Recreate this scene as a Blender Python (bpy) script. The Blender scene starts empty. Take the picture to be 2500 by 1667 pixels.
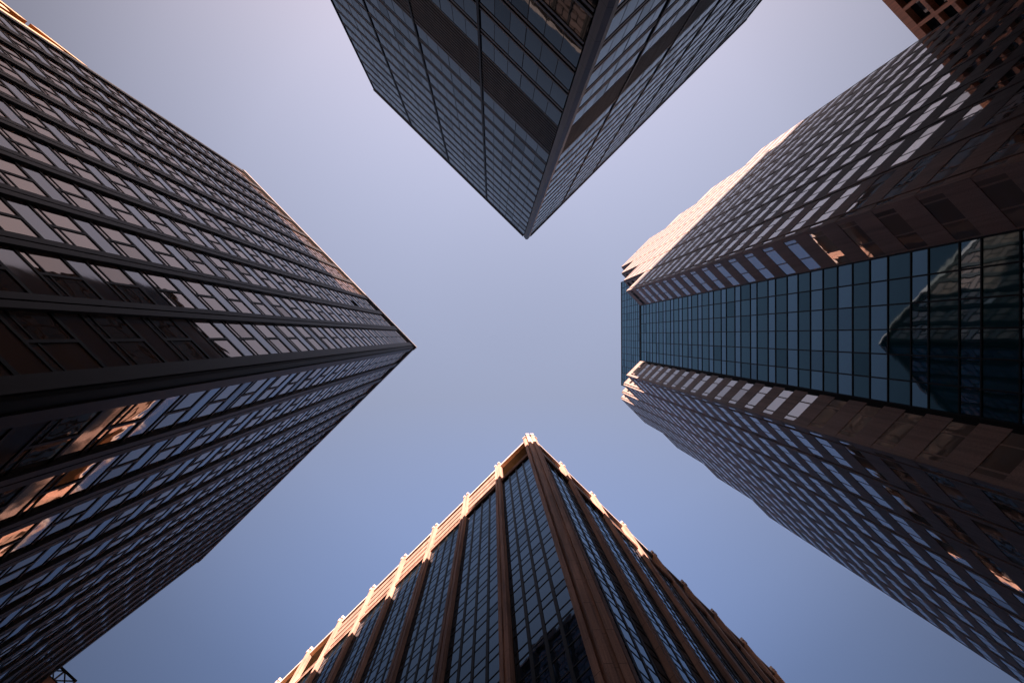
import bpy, math, random
from mathutils import Vector, Matrix
random.seed(7)
scn = bpy.context.scene
COL = scn.collection
EYE = 1.6                       # camera height above the street

# ------------------------------------------------------------------ camera
FPX, CX, CY, VPX, VPY = 1250.0, 1250.0, 833.5, 1202.0, 818.5   # in pixels of the 2500 px photograph
s2 = math.sqrt(.5)
ex, ey, ez = Vector((s2, -s2, 0)), Vector((s2, s2, 0)), Vector((0, 0, 1))
zen = (ex*(VPX-CX) + ey*(VPY-CY) + ez*FPX).normalized()
q = zen.rotation_difference(ez)
ex, ey, fw = q @ ex, q @ ey, q @ ez
cam = bpy.data.cameras.new('camera'); cam.lens = 18.0; cam.sensor_width = 36.0; cam.sensor_fit = 'HORIZONTAL'
cam.clip_start = .05; cam.clip_end = 20000
co = bpy.data.objects.new('camera', cam); COL.objects.link(co)
M = Matrix((ex, -ey, -fw)).transposed().to_4x4(); M.translation = Vector((0, 0, EYE))
co.matrix_world = M
scn.camera = co

def proj(p):
    d = p - Vector((0, 0, EYE)); w = d.dot(fw)
    if w < .01: return None
    return (CX + FPX*d.dot(ex)/w, CY + FPX*d.dot(ey)/w)
def screen_area(pts, n):
    """visible pixel area of a quad, zero when it faces away or lies outside the frame"""
    c = sum(pts, Vector())/len(pts)
    if (Vector((0, 0, EYE)) - c).dot(n) <= 0: return 0.0
    pp = []
    for p in pts:
        q_ = proj(p)
        if q_ is None: return 0.0
        pp.append((min(2500, max(0, q_[0])), min(1667, max(0, q_[1]))))
    a = 0
    for i in range(len(pp)):
        x0, y0 = pp[i]; x1, y1 = pp[(i+1) % len(pp)]
        a += x0*y1 - x1*y0
    return abs(a)/2

# --------------------------------------------------------------- materials
def node(nt, t, **kw):
    n = nt.nodes.new(t)
    for k, v in kw.items(): setattr(n, k, v)
    return n
def base_mat(name):
    m = bpy.data.materials.new(name); m.use_nodes = True
    nt = m.node_tree; return m, nt, nt.nodes['Principled BSDF']
def world_pos(nt, scale=(1, 1, 1)):
    g = node(nt, 'ShaderNodeNewGeometry'); mp = node(nt, 'ShaderNodeMapping')
    mp.inputs['Scale'].default_value = scale
    nt.links.new(g.outputs['Position'], mp.inputs['Vector']); return mp.outputs['Vector']
def noise(nt, vec, scale, detail=4, rough=.55):
    n = node(nt, 'ShaderNodeTexNoise'); n.inputs['Scale'].default_value = scale
    n.inputs['Detail'].default_value = detail; n.inputs['Roughness'].default_value = rough
    nt.links.new(vec, n.inputs['Vector']); return n.outputs['Fac']
def ramp(nt, fac, stops):
    r = node(nt, 'ShaderNodeValToRGB'); e = r.color_ramp.elements
    while len(e) < len(stops): e.new(.5)
    for i, (p, c) in enumerate(stops): e[i].position = p; e[i].color = (*c, 1)
    nt.links.new(fac, r.inputs['Fac']); return r.outputs['Color']
def mixc(nt, fac, a, b, mode='MIX'):
    m = node(nt, 'ShaderNodeMix', data_type='RGBA', blend_type=mode)
    for sock, v in ((m.inputs[0], fac), (m.inputs[6], a), (m.inputs[7], b)):
        if hasattr(v, 'links') or hasattr(v, 'is_linked'): nt.links.new(v, sock)
        else: sock.default_value = v if not isinstance(v, tuple) else (*v, 1)
    return m.outputs[2]
def bump(nt, h, b, strength, dist):
    n = node(nt, 'ShaderNodeBump'); n.inputs['Strength'].default_value = strength
    n.inputs['Distance'].default_value = dist
    nt.links.new(h, n.inputs['Height']); nt.links.new(n.outputs['Normal'], b.inputs['Normal'])

def glass_mat(name, base, ior, tint, rough=.015, wave=.010, wscale=.45, vary=.25):
    """coated glass: a dark body seen through a tinted mirror coat, stronger at a grazing look"""
    m, nt, b = base_mat(name)
    nt.nodes.remove(b); out = nt.nodes['Material Output']
    pos = world_pos(nt)
    oi, ob = node(nt, 'ShaderNodeNewGeometry'), node(nt, 'ShaderNodeObjectInfo')   # every pane differs a little
    ad, fc = node(nt, 'ShaderNodeMath', operation='ADD'), node(nt, 'ShaderNodeMath', operation='FRACT')
    nt.links.new(oi.outputs['Random Per Island'], ad.inputs[0]); nt.links.new(ob.outputs['Random'], ad.inputs[1])
    nt.links.new(ad.outputs[0], fc.inputs[0]); rnd = fc.outputs[0]
    c = ramp(nt, rnd, [(0, tuple(x*(1-vary) for x in base)), (1, tuple(x*(1+vary) for x in base))])
    t = ramp(nt, rnd, [(0, tint), (.5, tuple(x*.92 for x in tint)), (.86, tint), (.93, tuple(x*.66 for x in tint)), (1, tuple(x*.84 for x in tint))])
    bp = node(nt, 'ShaderNodeBump'); bp.inputs['Strength'].default_value = 1.0; bp.inputs['Distance'].default_value = wave
    nt.links.new(noise(nt, pos, wscale, 2, .5), bp.inputs['Height'])
    df, gl, fr, mx = (node(nt, k) for k in ('ShaderNodeBsdfDiffuse', 'ShaderNodeBsdfAnisotropic', 'ShaderNodeFresnel', 'ShaderNodeMixShader'))
    nt.links.new(c, df.inputs['Color']); nt.links.new(t, gl.inputs['Color'])
    gl.inputs['Roughness'].default_value = rough; fr.inputs['IOR'].default_value = ior
    for n in (gl, fr): nt.links.new(bp.outputs['Normal'], n.inputs['Normal'])
    nt.links.new(fr.outputs[0], mx.inputs[0]); nt.links.new(df.outputs[0], mx.inputs[1]); nt.links.new(gl.outputs[0], mx.inputs[2])
    nt.links.new(mx.outputs[0], out.inputs['Surface'])
    return m
def metal_mat(name, base, rough=.4, metallic=.0, var=.25, spec=.5):
    m, nt, b = base_mat(name)
    pos = world_pos(nt, (1, 1, .15))
    f = noise(nt, pos, 1.3, 5)
    c = ramp(nt, f, [(.25, tuple(x*(1-var) for x in base)), (.75, tuple(x*(1+var) for x in base))])
    nt.links.new(c, b.inputs['Base Color'])
    b.inputs['Roughness'].default_value = rough; b.inputs['Metallic'].default_value = metallic
    b.inputs['Specular IOR Level'].default_value = spec
    return m
def stone_mat(name, base, rough=.75, speck=.35, stain=.25, joint=None, grain=14):
    m, nt, b = base_mat(name)
    pos = world_pos(nt)
    f1 = noise(nt, pos, grain, 6, .7)
    c = ramp(nt, f1, [(.3, tuple(x*(1-speck) for x in base)), (.7, tuple(x*(1+speck) for x in base))])
    f2 = noise(nt, world_pos(nt, (1, 1, .18)), .8, 5)
    c2 = ramp(nt, f2, [(.3, (1-stain,)*3), (.7, (1.0,)*3)])
    c = mixc(nt, 1.0, c, c2, 'MULTIPLY')
    f3 = noise(nt, world_pos(nt, (1, 1, .03)), 3.2, 4, .6)                # rain streaks run down the face
    c = mixc(nt, 1.0, c, ramp(nt, f3, [(.34, (1-stain*1.2,)*3), (.56, (1.0,)*3)]), 'MULTIPLY')
    if joint:                                         # horizontal panel joints every so many metres
        sp = node(nt, 'ShaderNodeSeparateXYZ'); nt.links.new(pos, sp.inputs[0])
        mo = node(nt, 'ShaderNodeMath', operation='PINGPONG'); mo.inputs[1].default_value = joint/2
        nt.links.new(sp.outputs['Z'], mo.inputs[0])
        lt = node(nt, 'ShaderNodeMath', operation='LESS_THAN'); lt.inputs[1].default_value = .03
        nt.links.new(mo.outputs[0], lt.inputs[0])
        c = mixc(nt, lt.outputs[0], c, tuple(x*.25 for x in base))
    nt.links.new(c, b.inputs['Base Color'])
    b.inputs['Roughness'].default_value = rough
    bump(nt, f1, b, .3, .01)
    return m

MAT = dict(
    bronze=metal_mat('dark_bronze', (.030, .024, .021), .5, spec=.12),
    bronze_frame=metal_mat('bronze_frame', (.010, .007, .005), .5, spec=.1),
    black=metal_mat('black_metal', (.004, .004, .005), .5, spec=.1),
    core=metal_mat('dark_core', (.006, .006, .007), .8, spec=.1),
    silver=metal_mat('silver_coping', (.24, .20, .18), .4, spec=.2),
    win_bronze=glass_mat('bronze_tinted_glass', (.105, .062, .044), 2.35, (1.0, .87, .80)),
    span_glass=glass_mat('grey_spandrel_glass', (.115, .072, .054), 1.8, (.85, .88, .93), .05),
    blue=glass_mat('blue_grey_glass', (.006, .011, .014), 1.5, (.66, .74, .80), .02, .006),
    ledge=metal_mat('grey_aluminium', (.075, .073, .073), .45, .2, spec=.25),
    column=stone_mat('grey_column_cladding', (.088, .084, .084), .55, .08, .3, 3.9),
    granite=stone_mat('brown_granite', (.31, .215, .18), .62, .28, .25),
    win_granite=glass_mat('silver_glass', (.19, .155, .135), 3.0, (.97, .97, .98), .015, .008),
    teal=glass_mat('teal_vision_glass', (.004, .046, .068), 2.5, (.54, .80, 1.0), .02, .006),
    teal_dark=glass_mat('teal_spandrel_glass', (.004, .038, .050), 1.85, (.50, .80, .95), .03, .006),
    pier=stone_mat('brown_stone_pier', (.45, .25, .175), .78, .32, .40, 3.87),
    slat=stone_mat('stone_louvre', (.50, .39, .33), .7, .15, .2),
    win_slate=glass_mat('slate_blue_glass', (.006, .010, .014), 1.7, (.58, .76, .95), .02, .008),
    terracotta=stone_mat('terracotta_frame', (.74, .35, .20), .75, .2, .25),
    sand=stone_mat('ochre_stone', (.46, .23, .09), .8, .2, .2),
    steel=metal_mat('dark_steel', (.06, .05, .045), .5),
    concrete=stone_mat('grey_concrete', (.32, .31, .30), .85, .15, .25),
    asphalt=stone_mat('asphalt', (.05, .05, .052), .9, .3, .2, None, 40),
    paving=stone_mat('pavement', (.24, .235, .225), .85, .2, .3),
    paint=stone_mat('road_paint', (.75, .75, .72), .7, .05, .2),
    blade=stone_mat('brown_stone_blade', (.27, .165, .115), .75, .2, .3),
    louvre=metal_mat('grey_louvre_blade', (.135, .145, .15), .5, .1, spec=.2),
    roofing=stone_mat('roof_felt', (.10, .10, .10), .9, .2, .3),
)

# ------------------------------------------------------------ mesh helpers
class Fr:
    """facade frame: u runs along the wall from O, d stands out from it, z is height"""
    def __init__(s, p0, p1, out):
        s.O = Vector((*p0, 0)); e = Vector((*p1, 0)) - s.O; s.L = e.length; s.t = e.normalized()
        n = Vector((s.t.y, -s.t.x, 0))
        if n.dot(Vector((*out, 0))) < 0: n = -n
        s.n = n; s.flip = s.t.cross(n).z < 0
    def pt(s, u, d, z): return s.O + s.t*u + s.n*d + Vector((0, 0, z))
class MB:
    def __init__(s): s.v = []; s.f = []; s.m = []
    def poly(s, pts, mi=0):
        k = len(s.v); s.v += pts; s.f.append(tuple(range(k, k+len(pts)))); s.m.append(mi)
    def hexa(s, p, mi=0):
        k = len(s.v); s.v += p
        for q_ in ((0, 3, 2, 1), (4, 5, 6, 7), (0, 1, 5, 4), (1, 2, 6, 5), (2, 3, 7, 6), (3, 0, 4, 7)):
            s.f.append(tuple(k+i for i in q_)); s.m.append(mi)
    def box(s, fr, u0, u1, d0, d1, z0, z1, mi=0):
        b = [(u0, d0), (u1, d0), (u1, d1), (u0, d1)]
        if fr.flip: b.reverse()
        s.hexa([fr.pt(u, d, z0) for u, d in b] + [fr.pt(u, d, z1) for u, d in b], mi)
    def pane(s, fr, u0, u1, d, z0, z1, mi=0, tilt=.0022):
        a, b = random.gauss(0, tilt), random.gauss(0, tilt)
        uc, zc = (u0+u1)/2, (z0+z1)/2
        c = [(u0, z0), (u1, z0), (u1, z1), (u0, z1)]
        if not fr.flip: c.reverse()
        s.poly([fr.pt(u, d + a*(u-uc) + b*(z-zc), z) for u, z in c], mi)
    def prism(s, plan, z0, z1, mi=0):
        ar = sum(plan[i][0]*plan[(i+1) % len(plan)][1] - plan[(i+1) % len(plan)][0]*plan[i][1] for i in range(len(plan)))
        if ar < 0: plan = plan[::-1]
        n = len(plan); k = len(s.v)
        s.v += [Vector((x, y, z0)) for x, y in plan] + [Vector((x, y, z1)) for x, y in plan]
        s.f.append(tuple(k+i for i in range(n-1, -1, -1))); s.f.append(tuple(k+n+i for i in range(n))); s.m += [mi, mi]
        for i in range(n):
            j = (i+1) % n; s.f.append((k+i, k+j, k+n+j, k+n+i)); s.m.append(mi)
    def bar(s, a, b, r, mi=0):
        a, b = Vector(a), Vector(b); w = (b-a).normalized()
        x = w.orthogonal().normalized()*r; y = w.cross(x).normalized()*r
        s.hexa([a-x-y, a+x-y, a+x+y, a-x+y, b-x-y, b+x-y, b+x+y, b-x+y], mi)
    def join(s, o, mo=0):
        k = len(s.v); s.v += o.v; s.f += [tuple(k+i for i in f) for f in o.f]; s.m += [i+mo for i in o.m]
    def build(s, name, mats, parent=None, kind=None):
        me = bpy.data.meshes.new(name); me.from_pydata([tuple(v) for v in s.v], [], s.f)
        mats = mats if isinstance(mats, (list, tuple)) else [mats]
        for m in mats: me.materials.append(MAT[m])
        if len(mats) > 1: me.polygons.foreach_set('material_index', s.m)
        me.update()
        o = bpy.data.objects.new(name, me); COL.objects.link(o)
        if parent is not None:
            o.parent = parent
            if parent.type == 'EMPTY': o.matrix_parent_inverse = Matrix.Translation(-parent.location)
        if kind: o['kind'] = kind
        return o
def thing(name, label, cat, loc, group=None):
    o = bpy.data.objects.new(name, None); COL.objects.link(o); o.location = (*loc, 0); o.empty_display_size = 3
    o['label'] = label; o['category'] = cat
    if group: o['group'] = group
    return o
def struct(o): o['kind'] = 'structure'; return o

class Repeats:
    """windows of one building: the hundred largest in view are parts of their own, the rest one part"""
    def __init__(s, name, sub, gm, fm): s.name, s.sub, s.gm, s.fm, s.L = name, sub, gm, fm, []
    def add(s, area, glass, frame=None): s.L.append((area, len(s.L), glass, frame))
    def finish(s, root, n=100):
        s.L.sort(key=lambda t: (-t[0], t[1]))
        n = min(n, len(s.L))
        if len(s.L) > n: n -= 1
        for a, i, g, f in s.L[:n]:
            o = g.build(s.name, s.gm, root)
            if f and f.f: f.build(s.sub, s.fm, o)
        if s.L[n:]:
            mb = MB(); k = len(s.gm) if isinstance(s.gm, (list, tuple)) else 1
            for a, i, g, f in s.L[n:]:
                mb.join(g)
                if f: mb.join(f, k)
            gm = list(s.gm) if isinstance(s.gm, (list, tuple)) else [s.gm]
            mb.build(s.name, gm + [s.fm], root, 'stuff')
def quad_area(fr, u0, u1, d, z0, z1):
    return screen_area([fr.pt(u0, d, z0), fr.pt(u1, d, z0), fr.pt(u1, d, z1), fr.pt(u0, d, z1)], fr.n)
Z = lambda h: h + EYE           # heights were measured from the lens

# ============================================================ bronze tower
def bronze_tower():
    C, PU, PL = (-9.45, 12.66), (-57.4, 11.85), (-9.60, 72.6)
    top = Z(103.6)
    root = thing('skyscraper', 'black bronze skyscraper with thick vertical piers and pinkish windows, at the left edge', 'skyscraper', C)
    fU, fL = Fr(C, PU, (0, -1)), Fr(C, PL, (1, 0))
    core = MB()
    core.prism([(C[0]-.35, C[1]+.35), (PU[0], PU[1]+.35), (PU[0], 72.6), (PL[0]-.35, 72.6)], 0, top-.4)
    core.build('wall', 'core', root)
    r = MB(); r.prism([(C[0]-.6, C[1]+.6), (PU[0]+.2, PU[1]+.6), (PU[0]+.2, 72.4), (PL[0]-.6, 72.4)], top-.38, top-.1); r.build('roof', 'roofing', root)
    ph = MB(); ph.prism([(-25, 28), (-45, 28), (-45, 55), (-25, 55)], top-.1, top+4.5); ph.build('plant_room', 'core', root)
    win, spa = Repeats('window', 'frame', 'win_bronze', 'bronze_frame'), Repeats('spandrel', 'frame', 'span_glass', 'bronze_frame')
    FH, WT = 4.08, 99.98
    open_at = {('U', 2, 3, 0)}
    for key, fr in (('U', fU), ('L', fL)):
        cuts = [4.95 + 4.2*i for i in range(60)]
        cuts = [c for c in cuts if c < fr.L - 2.5] + [fr.L - .47]
        lo = 1.15
        for bi, c in enumerate(cuts):
            p = MB()                                            # pier: two flat ribs either side of a groove
            p.box(fr, c-.47, c-.05, -.35, .18, 0, top-1.15)
            p.box(fr, c+.05, c+.47, -.35, .18, 0, top-1.15)
            p.box(fr, c-.05, c+.05, -.35, .09, 0, top-1.15)
            p.build('pier', 'bronze', root)
            u0, u1 = lo, c-.47; lo = c+.47; um = (u0+u1)/2
            k = 0
            while True:
                zt = Z(WT - FH*k)
                if zt - FH < 5: break
                # spandrel above this floor's window
                g = MB(); g.pane(fr, u0, u1, -.012, zt+.11, zt+1.47, tilt=.0006)
                b = MB(); b.box(fr, u0, u1, -.30, .03, zt-.10, zt+.11); b.box(fr, u0, u1, -.30, .03, zt+1.47, zt+1.63)
                spa.add(quad_area(fr, u0, u1, -.1, zt+.1, zt+1.47), g, b)
                for side, (a, e) in enumerate(((u0, um-.09), (um+.09, u1))):
                    if e - a < .5: continue
                    g = MB(); f = MB()
                    zb = zt - FH + 2.12
                    if (key, bi, k, side) in open_at:           # an awning window standing open
                        hz = zt-.12
                        pts = [fr.pt(a, -.02, hz), fr.pt(e, -.02, hz), fr.pt(e, .16, zb+.02), fr.pt(a, .16, zb+.02)]
                        g.poly(pts if fr.flip else pts[::-1])
                    else:
                        g.pane(fr, a, e, -.02, zb, zt-.10)
                    g.pane(fr, a, e, -.02, zb-.49, zb-.10)
                    f.box(fr, a, e, -.28, .015, zb-.10, zb)
                    (f.box(fr, um-.09, um+.09, -.30, .03, zt-FH+1.63, zt-.10) if side == 0 else None)
                    win.add(quad_area(fr, a, e, -.12, zb, zt), g, f)
                k += 1
        par = MB()
        par.box(fr, .0, fr.L, -.30, .12, Z(WT)+1.61, top-1.15)
        par.build('parapet', 'bronze_frame', root)
        cp = MB(); cp.box(fr, -.45 if key == 'U' else .3, fr.L, -.6, .32, top-1.12, top); cp.build('coping', 'silver', root)
    cpier = MB()                                                # corner pier wrapping both faces
    for fr in (fU, fL):
        cpier.box(fr, .42, 1.15, -.35, .12, 0, top-1.15)
        cpier.box(fr, .30, .52, -.35, .20, 0, top-1.16)
    cpier.prism([(C[0]+.14, C[1]+.05), (C[0]-.05, C[1]-.14), (C[0]-.42, C[1]+.42), (C[0]-.3, C[1]+.42)], 0, top-1.17)
    cpier.prism([(C[0]-.42, C[1]-.18), (C[0]+.18, C[1]+.42), (C[0]-.42, C[1]+.42)], 0, top-1.18)
    cpier.build('corner_pier', 'bronze', root)
    spa.finish(root); win.finish(root)
bronze_tower()

# ======================================================= blue glass tower
def blue_tower():
    C, PL, PR = (-9.76, -20.66), (-56.6, -19.85), (-9.90, -90.9)
    top = Z(114.7); FH = 3.9; Z0 = 62.2
    root = thing('skyscraper', 'blue-grey glass skyscraper with thin horizontal ledges and a dark louvre band', 'skyscraper', C)
    fL, fR = Fr(C, PL, (0, 1)), Fr(C, PR, (1, 0))
    core = MB(); core.prism([(C[0]-.4, C[1]-.4), (PL[0]+.02, PL[1]-.4), (PL[0]+.02, -90.6), (PR[0]-.4, -90.6)], 0, top-.5); core.build('wall', 'core', root)
    r = MB(); r.prism([(C[0]-.6, C[1]-.6), (PL[0]+.3, PL[1]-.6), (PL[0]+.3, -90.4), (PR[0]-.6, -90.4)], top-.48, top-.15); r.build('roof', 'roofing', root)
    win = Repeats('window', 'frame', 'blue', 'bronze_frame')
    for key, fr in (('L', fL), ('R', fR)):
        nb = 4 if key == 'L' else 7
        st = 1.0; bw = (fr.L - st + .0)/nb
        edges = [st + (fr.L-st)*i/nb for i in range(nb+1)]
        edges[0] = st
        for i, c in enumerate(edges[1:]):
            c = min(c, fr.L-.16)
            b = MB(); b.box(fr, c-.15, c+.15, -.4, .16, 0, top-.02); b.build('mullion', 'black', root)
        # floors
        zs = []; k = -17
        while Z0 + FH*k < 113.5:
            zs.append((k, Z0 + FH*k)); k += 1
        for k, z in zs:
            if z < 3: continue
            if k in (-2, -1):                                   # the two-storey louvre band
                if k == -1: continue
                zb, zt = Z(z), Z(z + 2*FH)
                for i in range(nb):
                    u0, u1 = edges[i] + (.16 if i else 0), edges[i+1]-.16
                    lv = MB(); lv.box(fr, u0, u1, -.4, -.02, zb, zt, 1)
                    n = 12
                    for j in range(n):
                        zz = zb + .15 + j*(zt-zb-.2)/n
                        lv.box(fr, u0, u1, -.015, .05, zz, zz+.19)
                    lv.build('louvre_band', ['louvre', 'black'], root)
                continue
            zb = Z(z)
            gt = min(zb+FH, top-.6)
            lb = MB()
            lb.box(fr, st, fr.L, -.35, .07, zb, zb+.30)
            lb.box(fr, st, fr.L, -.35, .07, zb+.66, zb+.96)
            lb.build('ledge', 'ledge', root)
            for i in range(nb):
                u0, u1 = edges[i] + (.16 if i else 0), edges[i+1]-.16
                g, f = MB(), MB(); n = 6; w = (u1-u0)/n
                for j in range(n):
                    g.pane(fr, u0+j*w+.03, u0+(j+1)*w-.03, .02, zb+.96, gt)
                    if j: f.box(fr, u0+j*w-.03, u0+j*w+.03, -.3, .03 if j != 3 else .05, zb+.96, gt)
                win.add(quad_area(fr, u0, u1, -.05, zb+1, gt), g, f)
        p = MB(); p.box(fr, st, fr.L, -.4, .24, top-.6, top); p.build('parapet', 'ledge', root)
    cc = MB()                                                   # chamfered corner column between two grooves
    a, b = C
    cc.prism([(a-.85, b+.12), (a-.12, b+.22), (a+.22, b-.12), (a+.12, b-.85), (a-.5, b-.85), (a-.85, b-.5)], 0, top+.03)
    cc.build('corner_column', 'column', root)
    win.finish(root)
blue_tower()

# ================================================== stepped granite tower
GF, GW = 4.1, 103.1            # storey height, height of one window-band centre
def granite_levels(zb, zt):
    k0 = math.ceil((zb - GW)/GF); out = []
    k = k0
    while GW + GF*k + 1.5 < zt:
        out.append(GW + GF*k); k += 1
    return [z for z in out if z - .95 > zb + .3]
def granite_face(wall, win, fr, u0, u1, zb, zt, panes, detail=True):
    """granite wall strip between u0 and u1 with ribbon windows; panes = list of (a, b) glass spans"""
    lv = granite_levels(zb, zt)
    a0, b1 = panes[0][0], panes[-1][1]
    if a0 > u0+.01: wall.box(fr, u0, a0, -.45, 0, Z(zb), Z(zt))
    if b1 < u1-.01: wall.box(fr, b1, u1, -.45, 0, Z(zb), Z(zt))
    prev = zb
    for z in lv:
        wall.box(fr, a0, b1, -.45, 0, Z(prev), Z(z-.95)); prev = z+.95
    wall.box(fr, a0, b1, -.45, 0, Z(prev), Z(zt))
    for z in lv:
        g, f = MB(), MB()
        for i, (a, b) in enumerate(panes):
            g.pane(fr, a, b, -.035, Z(z-.95), Z(z+.95))
            if i: f.box(fr, panes[i-1][1], a, -.4, -.015, Z(z-.95), Z(z+.95))
        win.add(quad_area(fr, a0, b1, -.16, Z(z-.95), Z(z+.95)), g, f)
def granite_tower():
    A0, B0, D = 13.76, -14.51, 9.0
    eB = [-27.35, -33.4, -39.2, -44.7, -51.4, -58.1, -64.0, -70.0, -75.8]
    hB = [110.5, 129.6, 148.0, 163.5, 163.5, 149.0, 136.5, 118.5]
    eA = [26.75, 31.96, 37.4, 42.4, 48.0, 53.7, 59.8, 64.8, 70.2]
    hA = [110.5, 128.0, 144.5, 159.5, 159.5, 143.0, 125.0, 108.0]
    GA, GB = (18.15, -27.35), (26.75, -18.9)                    # ends of the glass corner
    root = thing('skyscraper', 'brown granite skyscraper with ribbon windows, stepped roof tips and a teal glass corner', 'skyscraper', (A0, B0))
    wall, core, roof = MB(), MB(), MB()
    win = Repeats('window', 'mullion', 'win_granite', 'granite')
    core.prism([(GA[0]+.4, GA[1]-.1), (GB[0]-.1, GB[1]+.4-.8), (eA[0]+.5, B0-.5), (eA[-1]-.3, B0-.5), (eA[-1]-.3, -24), (40, -40), (24, -75.5), (A0+.5, -75.5), (A0+.5, eB[0]-.4)], 0, Z(106))
    # upper wing (faces the north-west street)
    for i in range(8):
        fr = Fr((A0, eB[i]), (A0, eB[i+1]), (-1, 0)); w = fr.L; zt = hB[i]
        if i == 0:
            granite_face(wall, win, fr, .02, .80, 0, zt, [(.05, .78)])
            x0 = 1.0
        else: x0 = .17
        ins = .12 if i == 0 else .42
        p0, p1 = x0+ins, w-.42
        q1, q2 = p0+(p1-p0)*.27, p0+(p1-p0)*.70
        granite_face(wall, win, fr, x0, w-.17, 0, zt, [(p0, q1-.05), (q1+.05, q2-.05), (q2+.05, p1)])
        jb = MB(); jb.box(fr, w-.17, w+.17, -.5, -.14, 0, Z(min(zt, hB[i+1] if i < 7 else zt))-.3); jb.build('joint', 'black', root)
        lo = 104 if zt > 104 else zt
        core.prism([(A0+.46, eB[i]-.02), (A0+D, eB[i]-.02), (A0+D, eB[i+1]+.02), (A0+.46, eB[i+1]+.02)], Z(lo), Z(zt)-.5)
        roof.prism([(A0+.1, eB[i]-.05), (A0+D, eB[i]-.05), (A0+D, eB[i+1]+.05), (A0+.1, eB[i+1]+.05)], Z(zt)-.48, Z(zt)-.15)
        # the side walls standing above a lower neighbour
        for zn, bb, sg in ((hB[i-1] if i else None, eB[i], 1), (hB[i+1] if i < 7 else 0, eB[i+1], -1)):
            if zn is None or zn >= zt: continue
            f2 = Fr((A0+.0, bb), (A0+D, bb), (0, sg))
            granite_face(wall, win, f2, .46, D, max(zn, 0), zt, [(.9, 2.6), (2.7, 4.4), (5.3, 8.2)])
    f2 = Fr((A0, eB[0]), GA, (0, 1))
    granite_face(wall, win, f2, .02, f2.L, 0, hB[0], [(.05, .82), (.95, 2.75), (2.87, f2.L-.12)])
    # lower wing
    for i in range(8):
        fr = Fr((eA[i], B0), (eA[i+1], B0), (0, 1)); w = fr.L; zt = hA[i]
        if i == 0:
            granite_face(wall, win, fr, .02, .80, 0, zt, [(.05, .78)]); x0 = 1.0
        else: x0 = .17
        ins = .12 if i == 0 else .42
        p0, p1 = x0+ins, w-.42
        q1, q2 = p0+(p1-p0)*.27, p0+(p1-p0)*.70
        granite_face(wall, win, fr, x0, w-.17, 0, zt, [(p0, q1-.05), (q1+.05, q2-.05), (q2+.05, p1)])
        jb = MB(); jb.box(fr, w-.17, w+.17, -.5, -.14, 0, Z(min(zt, hA[i+1] if i < 7 else zt))-.3); jb.build('joint', 'black', root)
        lo = 104 if zt > 104 else zt
        core.prism([(eA[i]+.02, B0-.46), (eA[i]+.02, B0-D), (eA[i+1]-.02, B0-D), (eA[i+1]-.02, B0-.46)], Z(lo), Z(zt)-.5)
        roof.prism([(eA[i]+.05, B0-.1), (eA[i]+.05, B0-D), (eA[i+1]-.05, B0-D), (eA[i+1]-.05, B0-.1)], Z(zt)-.48, Z(zt)-.15)
        for zn, aa, sg in ((hA[i-1] if i else None, eA[i], -1), (hA[i+1] if i < 7 else 0, eA[i+1], 1)):
            if zn is None or zn >= zt: continue
            f3 = Fr((aa, B0), (aa, B0-D), (sg, 0))
            granite_face(wall, win, f3, .46, D, max(zn, 0), zt, [(.9, 2.6), (2.7, 4.4), (5.3, 8.2)])
    f2 = Fr((eA[0], B0), GB, (-1, 0))
    granite_face(wall, win, f2, .02, f2.L, 0, hA[0], [(.05, .82), (.95, 2.75), (2.87, f2.L-.12)])
    # glass corner
    def curtain(p0, p1, zb, zt, name, cols):
        fr = Fr(p0, p1, (-1, 1)); w = fr.L/cols
        k = math.ceil((zb-GW)/GF)
        grid = MB(); pieces = []
        zlast = zb
        while GW + GF*k < zt+GF:
            fl = 28 + k
            half = .80 if not (13 <= fl <= 16 or fl < 8) else 1.0
            for a, b, mt in ((GW+GF*k-half, GW+GF*k+half, 'teal'), (GW+GF*k+half, GW+GF*(k+1)-(.80 if not (13 <= fl+1 <= 16 or fl+1 < 8) else 1.0), 'teal_dark')):
                a, b = max(a, zb), min(b, zt)
                if b-a < .3: continue
                g = MB()
                for j in range(cols): g.pane(fr, j*w+.05, (j+1)*w-.05, -.06, Z(a)+.05, Z(b)-.05, tilt=.0015)
                g.build(name, mt if fl >= 8 else 'teal', root)
                grid.box(fr, 0, fr.L, -.3, .0, Z(a)-.06, Z(a)+.06)
            k += 1
        for j in range(cols+1):
            u = min(max(j*w, .06), fr.L-.06)
            grid.box(fr, u-.055, u+.055, -.3, .02, Z(zb), Z(zt))
        grid.box(fr, 0, fr.L, -.5, .06, Z(zt), Z(zt)+.5)
        grid.build('glazing_grid', 'black', root)
    curtain(GA, GB, 3, 110.2, 'glazing', 6)
    T0, T1 = (17.15, -41.35), (40.8, -18.0)
    curtain(T0, T1, 118, 163.0, 'upper_glazing', 16)
    core.prism([(T0[0]+.4, T0[1]-.1), (T1[0]-.1, T1[1]-.4), (44, -22), (44, -50), (22, -50)], Z(100), Z(163.2))
    roof.prism([(GA[0]-2.2, GA[1]-.1), (GA[0]+.1, GA[1]-.1), (GB[0]+.0, GB[1]-.1), (GB[0]+.1, GB[1]+2.0), (40, -24), (24, -44), (A0+.6, -33)], Z(110.0), Z(110.3))
    wall.build('wall', 'granite', root); core.build('building_core', 'core', root); roof.build('roof', 'roofing', root)
    win.finish(root)
granite_tower()

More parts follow.
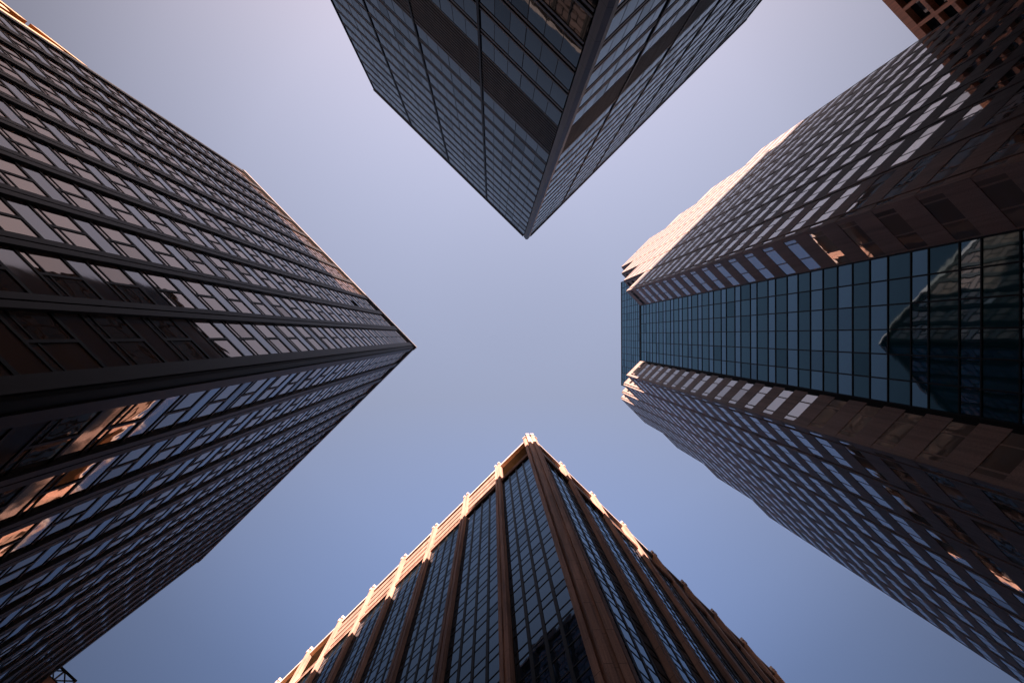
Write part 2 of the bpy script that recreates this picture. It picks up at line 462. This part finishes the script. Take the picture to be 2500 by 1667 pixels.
# ================================================= stone-pier tower (below)
def pier_tower():
    top, GT, FH = Z(110.0), 97.3, 3.87
    C, PL, PR = (21.25, 9.75), (20.2, 103.0), (106.0, 8.75)     # plane of the glass
    root = thing('skyscraper', 'dark glass tower between projecting brown stone piers with sunlit caps, at the bottom edge', 'skyscraper', C)
    fL, fR = Fr(C, PL, (-1, 0)), Fr(C, PR, (0, -1))
    core = MB()
    core.prism([(C[0]+.4, C[1]+.4), (PR[0], PR[1]+.4), (PR[0], 103), (PL[0]+.4, 103)], 0, Z(GT)+.6)
    core.prism([(C[0]+3.6, C[1]+3.6), (PR[0], PR[1]+3.6), (PR[0], 103), (PL[0]+3.6, 103)], Z(GT)+.6, top-.8)
    core.build('wall', 'sand', root)
    r = MB(); r.prism([(C[0]+.5, C[1]+.5), (PR[0]-.3, PR[1]+.5), (PR[0]-.3, 102.7), (PL[0]+.5, 102.7)], top-.78, top-.5); r.build('roof', 'roofing', root)
    win = Repeats('window', 'frame', 'win_slate', 'bronze_frame')
    posL = [9.35+9.40*i for i in range(10)]; posR = [9.45+9.42*i for i in range(9)]
    for key, fr, pos in (('L', fL, posL), ('R', fR, posR)):
        lo = 1.45
        for bi, c in enumerate(pos):
            p = MB()
            p.box(fr, c-.60, c-.13, -.4, .62, 0, top+.25); p.box(fr, c+.13, c+.60, -.4, .62, 0, top+.25)
            p.box(fr, c-.13, c+.13, -.4, .42, 0, top-.2)
            p.build('pier', 'pier', root)
            cap = MB()
            cap.box(fr, c-.70, c-.24, -.1, .76, top+.25, top+1.1); cap.box(fr, c+.24, c+.70, -.1, .76, top+.25, top+1.1)
            cap.build('pier_cap', 'slat', root)
            u0, u1 = lo, c-.60; lo = c+.60
            sh = MB(); sh.box(fr, u0, u0+.12, -.3, .02, 0, Z(GT)); sh.box(fr, u1-.12, u1, -.3, .02, 0, Z(GT))
            w = (u1-u0-.24)/4
            for j in range(1, 4): sh.box(fr, u0+.12+j*w-.17, u0+.12+j*w+.17, -.3, .04, 0, Z(GT))
            sh.build('mullion', 'bronze_frame', root)
            b = MB(); b.box(fr, u0, u1, -.45, .30, top-.95, top-.15); b.build('parapet_beam', 'slat', root)
            b = MB(); b.box(fr, u0, u1, -3.5, .35, Z(GT)+.05, Z(GT)+.62); b.box(fr, u0, u1, -.5, .45, Z(GT)+.62, Z(GT)+.95); b.build('ledge', 'pier', root)
            if key == 'L' and bi > 0 and bi not in (6, 7):
                lv = MB()
                for j in range(3):
                    zz = Z(GT) + 3.6 + j*2.5
                    lv.box(fr, u0, u1, -.6, .05+.05*j, zz, zz+2.05)
                lv.build('louvre', 'blade', root)
            if key == 'R':
                b = MB(); b.box(fr, u0, u1, -.9, -.30, Z(GT)+.96, top-.96); b.build('louvre', 'black', root)  # no blades here: black panel standing in for the shade inside the opening
            k = 0
            while True:
                zt = Z(GT - FH*k)
                if zt - FH < 4: break
                g, f = MB(), MB()
                for j in range(4):
                    a, e = u0+.12+j*w+.17*(j > 0), u0+.12+(j+1)*w-.17*(j < 3)
                    g.pane(fr, a, e, -.03, zt-2.42, zt-.04); g.pane(fr, a, e, -.03, zt-FH+.04, zt-2.50)
                f.box(fr, u0, u1, -.25, .01, zt-2.53, zt-2.39); f.box(fr, u0, u1, -.25, .01, zt-.08, zt+.07)
                win.add(quad_area(fr, u0, u1, -.08, zt-FH, zt), g, f); k += 1
    cp = MB()
    for fr in (fL, fR):
        cp.box(fr, .85, 1.45, -.4, .62, 0, top+.4); cp.box(fr, .30, .90, -.4, .22, 0, top-.4)
    d = Fr((C[0]-.55, C[1]+.75), (C[0]+.75, C[1]-.55), (-1, -1))
    cp.box(d, .12, .72, -1.2, .46, 0, top+1.0); cp.box(d, d.L-.72, d.L-.12, -1.2, .46, 0, top+1.01); cp.box(d, .7, d.L-.7, -1.2, .16, 0, top+.2)
    cp.build('corner_pier', 'pier', root)
    cap = MB()
    for fr in (fL, fR): cap.box(fr, .70, 1.5, -.1, .80, top+.4, top+1.0)
    cap.box(d, .05, .80, -.6, .54, top+1.02, top+1.9); cap.box(d, d.L-.80, d.L-.05, -.6, .54, top+1.03, top+1.91)
    cap.build('pier_cap', 'slat', root)
    win.finish(root)
pier_tower()

# ============================================== buildings behind the towers
def grid_block():
    top = Z(105.0); y = -107.2; x0, x1 = -28.0, 62.0
    root = thing('office_block', 'terracotta office block with a deep square grid frame, peeping out behind the granite tower', 'building', ((x0+x1)/2, y))
    fr = Fr((x0, y), (x1, y), (0, 1))
    c = MB(); c.prism([(x0, y-1.6), (x1, y-1.6), (x1, y-30), (x0, y-30)], 0, top-.3); c.build('wall', 'core', root)
    r = MB(); r.prism([(x0+.1, y-1.3), (x1-.1, y-1.3), (x1-.1, y-29.8), (x0+.1, y-29.8)], top-.28, top-.05); r.build('roof', 'roofing', root)
    b = MB(); b.box(fr, 0, fr.L, -1.6, 0, top-1.9, top); b.build('parapet_beam', 'terracotta', root)
    n = 20; w = fr.L/n
    win = Repeats('window', 'frame', 'win_slate', 'black')
    for i in range(n+1):
        p = MB(); u = min(max(i*w, .38), fr.L-.38); p.box(fr, u-.38, u+.38, -1.6, -.05, 0, top-1.9); p.build('pier', 'terracotta', root)
    for k in range(26):
        zt = top-1.9-3.75*k
        if k:
            b = MB()
            for i in range(n): b.box(fr, i*w+.38, (i+1)*w-.38, -1.6, -.08, zt-.45, zt+.35)
            b.build('beam', 'terracotta', root)
        for i in range(n):
            g, f = MB(), MB()
            a, e, zb = i*w+.38, (i+1)*w-.38, zt-3.4
            g.pane(fr, a, e, -1.45, zb, zt-.45 if k else zt); f.box(fr, (a+e)/2-.05, (a+e)/2+.05, -1.55, -1.38, zb, zt-.5)
            win.add(quad_area(fr, a, e, -1.45, zb, zt), g, f)
    win.finish(root)
grid_block()

def ochre_block():
    # street wall just west of the bronze tower; its raking gable catches the sun past the tower's edge
    y = 11.80; x1 = -57.7
    root = thing('office_block', 'ochre stone block with a sunlit raking gable, peeping out behind the black bronze tower', 'building', (x1, y))
    rake = [(-57.7, 64.4), (-60.1, 59.6), (-60.15, 58.3), (-62.6, 54.4), (-66.0, 49.0), (-86.0, 49.0)]
    w = MB(); n = len(rake)
    for i in range(n-1):
        (a, h0), (b, h1) = rake[i], rake[i+1]
        w.hexa([Vector(v) for v in ((b, y+.5, 0), (a, y+.5, 0), (a, 45, 0), (b, 45, 0), (b, y+.5, Z(h1)), (a, y+.5, Z(h0)), (a, 45, Z(h0)), (b, 45, Z(h1)))])
    w.build('wall', 'sand', root)
    for i in range(n-1):                                        # raking cornice, piece by piece
        (a, h0), (b, h1) = rake[i], rake[i+1]
        if a - b < .2: continue
        c = MB(); c.hexa([Vector(v) for v in ((b+.01, y-.12, Z(h1)-.9), (a-.01, y-.12, Z(h0)-.9), (a-.01, y+.9, Z(h0)-.9), (b+.01, y+.9, Z(h1)-.9),
                                              (b+.01, y-.12, Z(h1)+.1), (a-.01, y-.12, Z(h0)+.1), (a-.01, y+.9, Z(h0)+.1), (b+.01, y+.9, Z(h1)+.1))])
        c.build('cornice', 'sand', root)
    fr = Fr((x1, y), (-86, y), (0, -1))
    for j in range(13):
        u = .05 + 2.15*j
        x = x1-u-.5; h = next((h0 + (h1-h0)*(x-a)/(b-a) for (a, h0), (b, h1) in zip(rake, rake[1:]) if b <= x <= a and a-b > .2), 49.0)
        p = MB(); p.box(fr, u, u+1.0, -.55, -.05, 0, Z(min(h, rake[-1][1]+20))-1.6); p.build('pilaster', 'sand', root)
        g = MB(); g.pane(fr, u+1.0, u+2.15, -.42, 0, Z(h)-4.5); g.build('window', 'win_slate', root)
ochre_block()

def small_block():
    root = thing('office_block', 'small orange-edged roof end showing beyond the foot of the bronze tower', 'building', (-9.4, 73.6))
    w = MB(); w.prism([(-6.9, 73.3), (-40, 73.3), (-40, 110), (-6.9, 110)], 0, Z(67.9)); w.build('wall', 'concrete', root)
    c = MB(); c.prism([(-6.6, 73.0), (-30, 73.0), (-30, 110), (-6.6, 110)], Z(67.9), Z(69.2)); c.build('cornice', 'terracotta', root)
    fr = Fr((-6.9, 73.3), (-6.9, 110), (1, 0))
    g = MB()
    for k in range(15):
        for j in range(12): g.pane(fr, .8+j*3, 2.9+j*3, .06, Z(4+4*k), Z(6.2+4*k))
    g.build('window', 'win_slate', root)
    m = MB()                                                    # steel lattice frame standing on that roof
    zl, zh, yl = Z(69.2), Z(71.2), 73.15
    for z_ in (zl+.12, zh): m.bar((-6.7, yl, z_), (-22.7, yl, z_), .15)
    for j in range(9):
        x = -6.8-2*j
        m.bar((x, yl, zl), (x, yl, zh), .09)
        if j < 8:
            m.bar((x, yl, zl+.1), (x-2, yl, zh), .07); m.bar((x-2, yl, zl+.1), (x, yl, zh), .07)
    o = m.build('lattice_frame', 'steel')
    o['label'] = 'dark steel lattice frame standing on the small orange-edged roof'; o['category'] = 'roof frame'
small_block()

def plain_block(label, name, plan, h, mat, floors=True):
    root = thing(name, label, 'building', plan[0])
    w = MB(); w.prism(plan, 0, Z(h)); w.build('wall', mat, root)
    g = MB(); n = len(plan)
    cx, cy = sum(p[0] for p in plan)/n, sum(p[1] for p in plan)/n
    for i in range(n):
        a, b = plan[i], plan[(i+1) % n]
        fr = Fr(a, b, ((a[0]+b[0])/2-cx, (a[1]+b[1])/2-cy))
        m = int((fr.L-1)//3)
        for k in range(int(h//4)-1):
            for j in range(m): g.pane(fr, 1+3*j, 2.9+3*j, .05, Z(4+4*k), Z(6.3+4*k))
    g.build('window', 'win_slate', root, 'stuff')
    r = MB(); r.prism([(cx+(p[0]-cx)*.97, cy+(p[1]-cy)*.97) for p in plan], Z(h)+.01, Z(h)+.6); r.build('parapet', mat, root)
plain_block('slim grey concrete tower out of frame to the north-west, placed to shade the bronze tower', 'unseen_tower', [(-110, -47), (-110, -80), (-118.5, -80), (-118.5, -47)], 117.6, 'concrete')  # unseen tower, placed and sized to cast the shadow line on the bronze tower
plain_block('grey concrete block adjoining the blue glass tower, out of frame, placed to shade the granite tower', 'office_block', [(-10.6, -91.6), (-10.6, -104), (-45, -104), (-45, -91.6)], 110, 'concrete')  # unseen block, added to carry the shadow along the granite tower's far end

# ------------------------------------------------------------------ street
m = MB(); m.poly([Vector((-6000, -6000, 0)), Vector((6000, -6000, 0)), Vector((6000, 6000, 0)), Vector((-6000, 6000, 0))]); struct(m.build('ground', 'asphalt'))
def kerbed(name, plan):
    m = MB(); m.prism(plan, .004, .15); struct(m.build(name, 'paving'))
kerbed('pavement', [(-5.6, 8.6), (-130, 8.6), (-130, 130), (-5.6, 130)])
kerbed('pavement', [(-5.6, -16.6), (-130, -16.6), (-130, -104), (-5.6, -104)])
kerbed('pavement', [(9.8, -10.6), (130, -10.6), (130, -104), (9.8, -104)])
kerbed('pavement', [(16.6, 5.6), (130, 5.6), (130, 130), (16.6, 130)])
m = MB()
for i in range(9):
    for sx in (-4.6, 8.0):
        x = sx; y = -9.0 + i*1.6
        m.poly([Vector((x-1.1, y-.3, .006)), Vector((x+1.9, y-.3, .006)), Vector((x+1.9, y+.3, .006)), Vector((x-1.1, y+.3, .006))])
struct(m.build('road_marking', 'paint'))

# ------------------------------------------------------------- sky and sun
SUN_EL = math.radians(14.0)
hx, hy = -1.046, -1.0
hl = math.hypot(hx, hy)
to_sun = Vector((hx/hl*math.cos(SUN_EL), hy/hl*math.cos(SUN_EL), math.sin(SUN_EL)))
ld = bpy.data.lights.new('sun', 'SUN'); ld.energy = 5.0; ld.angle = math.radians(.5); ld.color = (1.0, .77, .69)
lo = bpy.data.objects.new('sun', ld); COL.objects.link(lo)
lo.rotation_euler = to_sun.to_track_quat('Z', 'Y').to_euler(); lo.location = (0, 0, 300)
w = bpy.data.worlds.new('World'); scn.world = w; w.use_nodes = True
nt = w.node_tree; bg = nt.nodes['Background']
sky = nt.nodes.new('ShaderNodeTexSky'); sky.sky_type = 'NISHITA'; sky.sun_disc = False
sky.sun_elevation = SUN_EL; sky.sun_rotation = math.atan2(hx, hy)
sky.altitude = 50; sky.air_density = 1.0; sky.dust_density = 2.0; sky.ozone_density = 1.0
# sky colour darkened away from overhead to imitate lens vignetting, and tinted by direction
tc = nt.nodes.new('ShaderNodeTexCoord')
def dotn(v):
    d = nt.nodes.new('ShaderNodeVectorMath'); d.operation = 'DOT_PRODUCT'
    nt.links.new(tc.outputs['Generated'], d.inputs[0]); d.inputs[1].default_value = v; return d.outputs['Value']
sky_falloff_fac = dotn(Vector((hx/hl*.06, hy/hl*.16, 1)).normalized())
sky_falloff = ramp(nt, sky_falloff_fac, [(0, (.06,)*3), (.45, (.16,)*3), (.60, (.19,)*3), (.70, (.33,)*3), (.78, (.53,)*3), (.87, (.74,)*3), (1, (1.08,)*3)])
sky_falloff.node.color_ramp.interpolation = 'B_SPLINE'
mr = nt.nodes.new('ShaderNodeMapRange'); mr.inputs[1].default_value = -.72; mr.inputs[2].default_value = -.12
nt.links.new(dotn(Vector((hx/hl, hy/hl, 0))), mr.inputs[0])
tone = mixc(nt, mr.outputs[0], (1.22, 1.22, 1.55), (1.41, 1.03, .90))
skyc = mixc(nt, 1.0, mixc(nt, 1.0, sky.outputs[0], sky_falloff, 'MULTIPLY'), tone, 'MULTIPLY')
nt.links.new(skyc, bg.inputs['Color']); bg.inputs['Strength'].default_value = .085

scn.render.engine = 'CYCLES'
cy = scn.cycles
cy.max_bounces = 7; cy.diffuse_bounces = 2; cy.glossy_bounces = 5; cy.transmission_bounces = 2
cy.caustics_reflective = False; cy.caustics_refractive = False
cy.sample_clamp_indirect = 4.0; cy.use_denoising = True
vs = scn.view_settings; vs.view_transform = 'Standard'; vs.look = 'None'; vs.gamma = 1.0
vs.exposure = 2.5
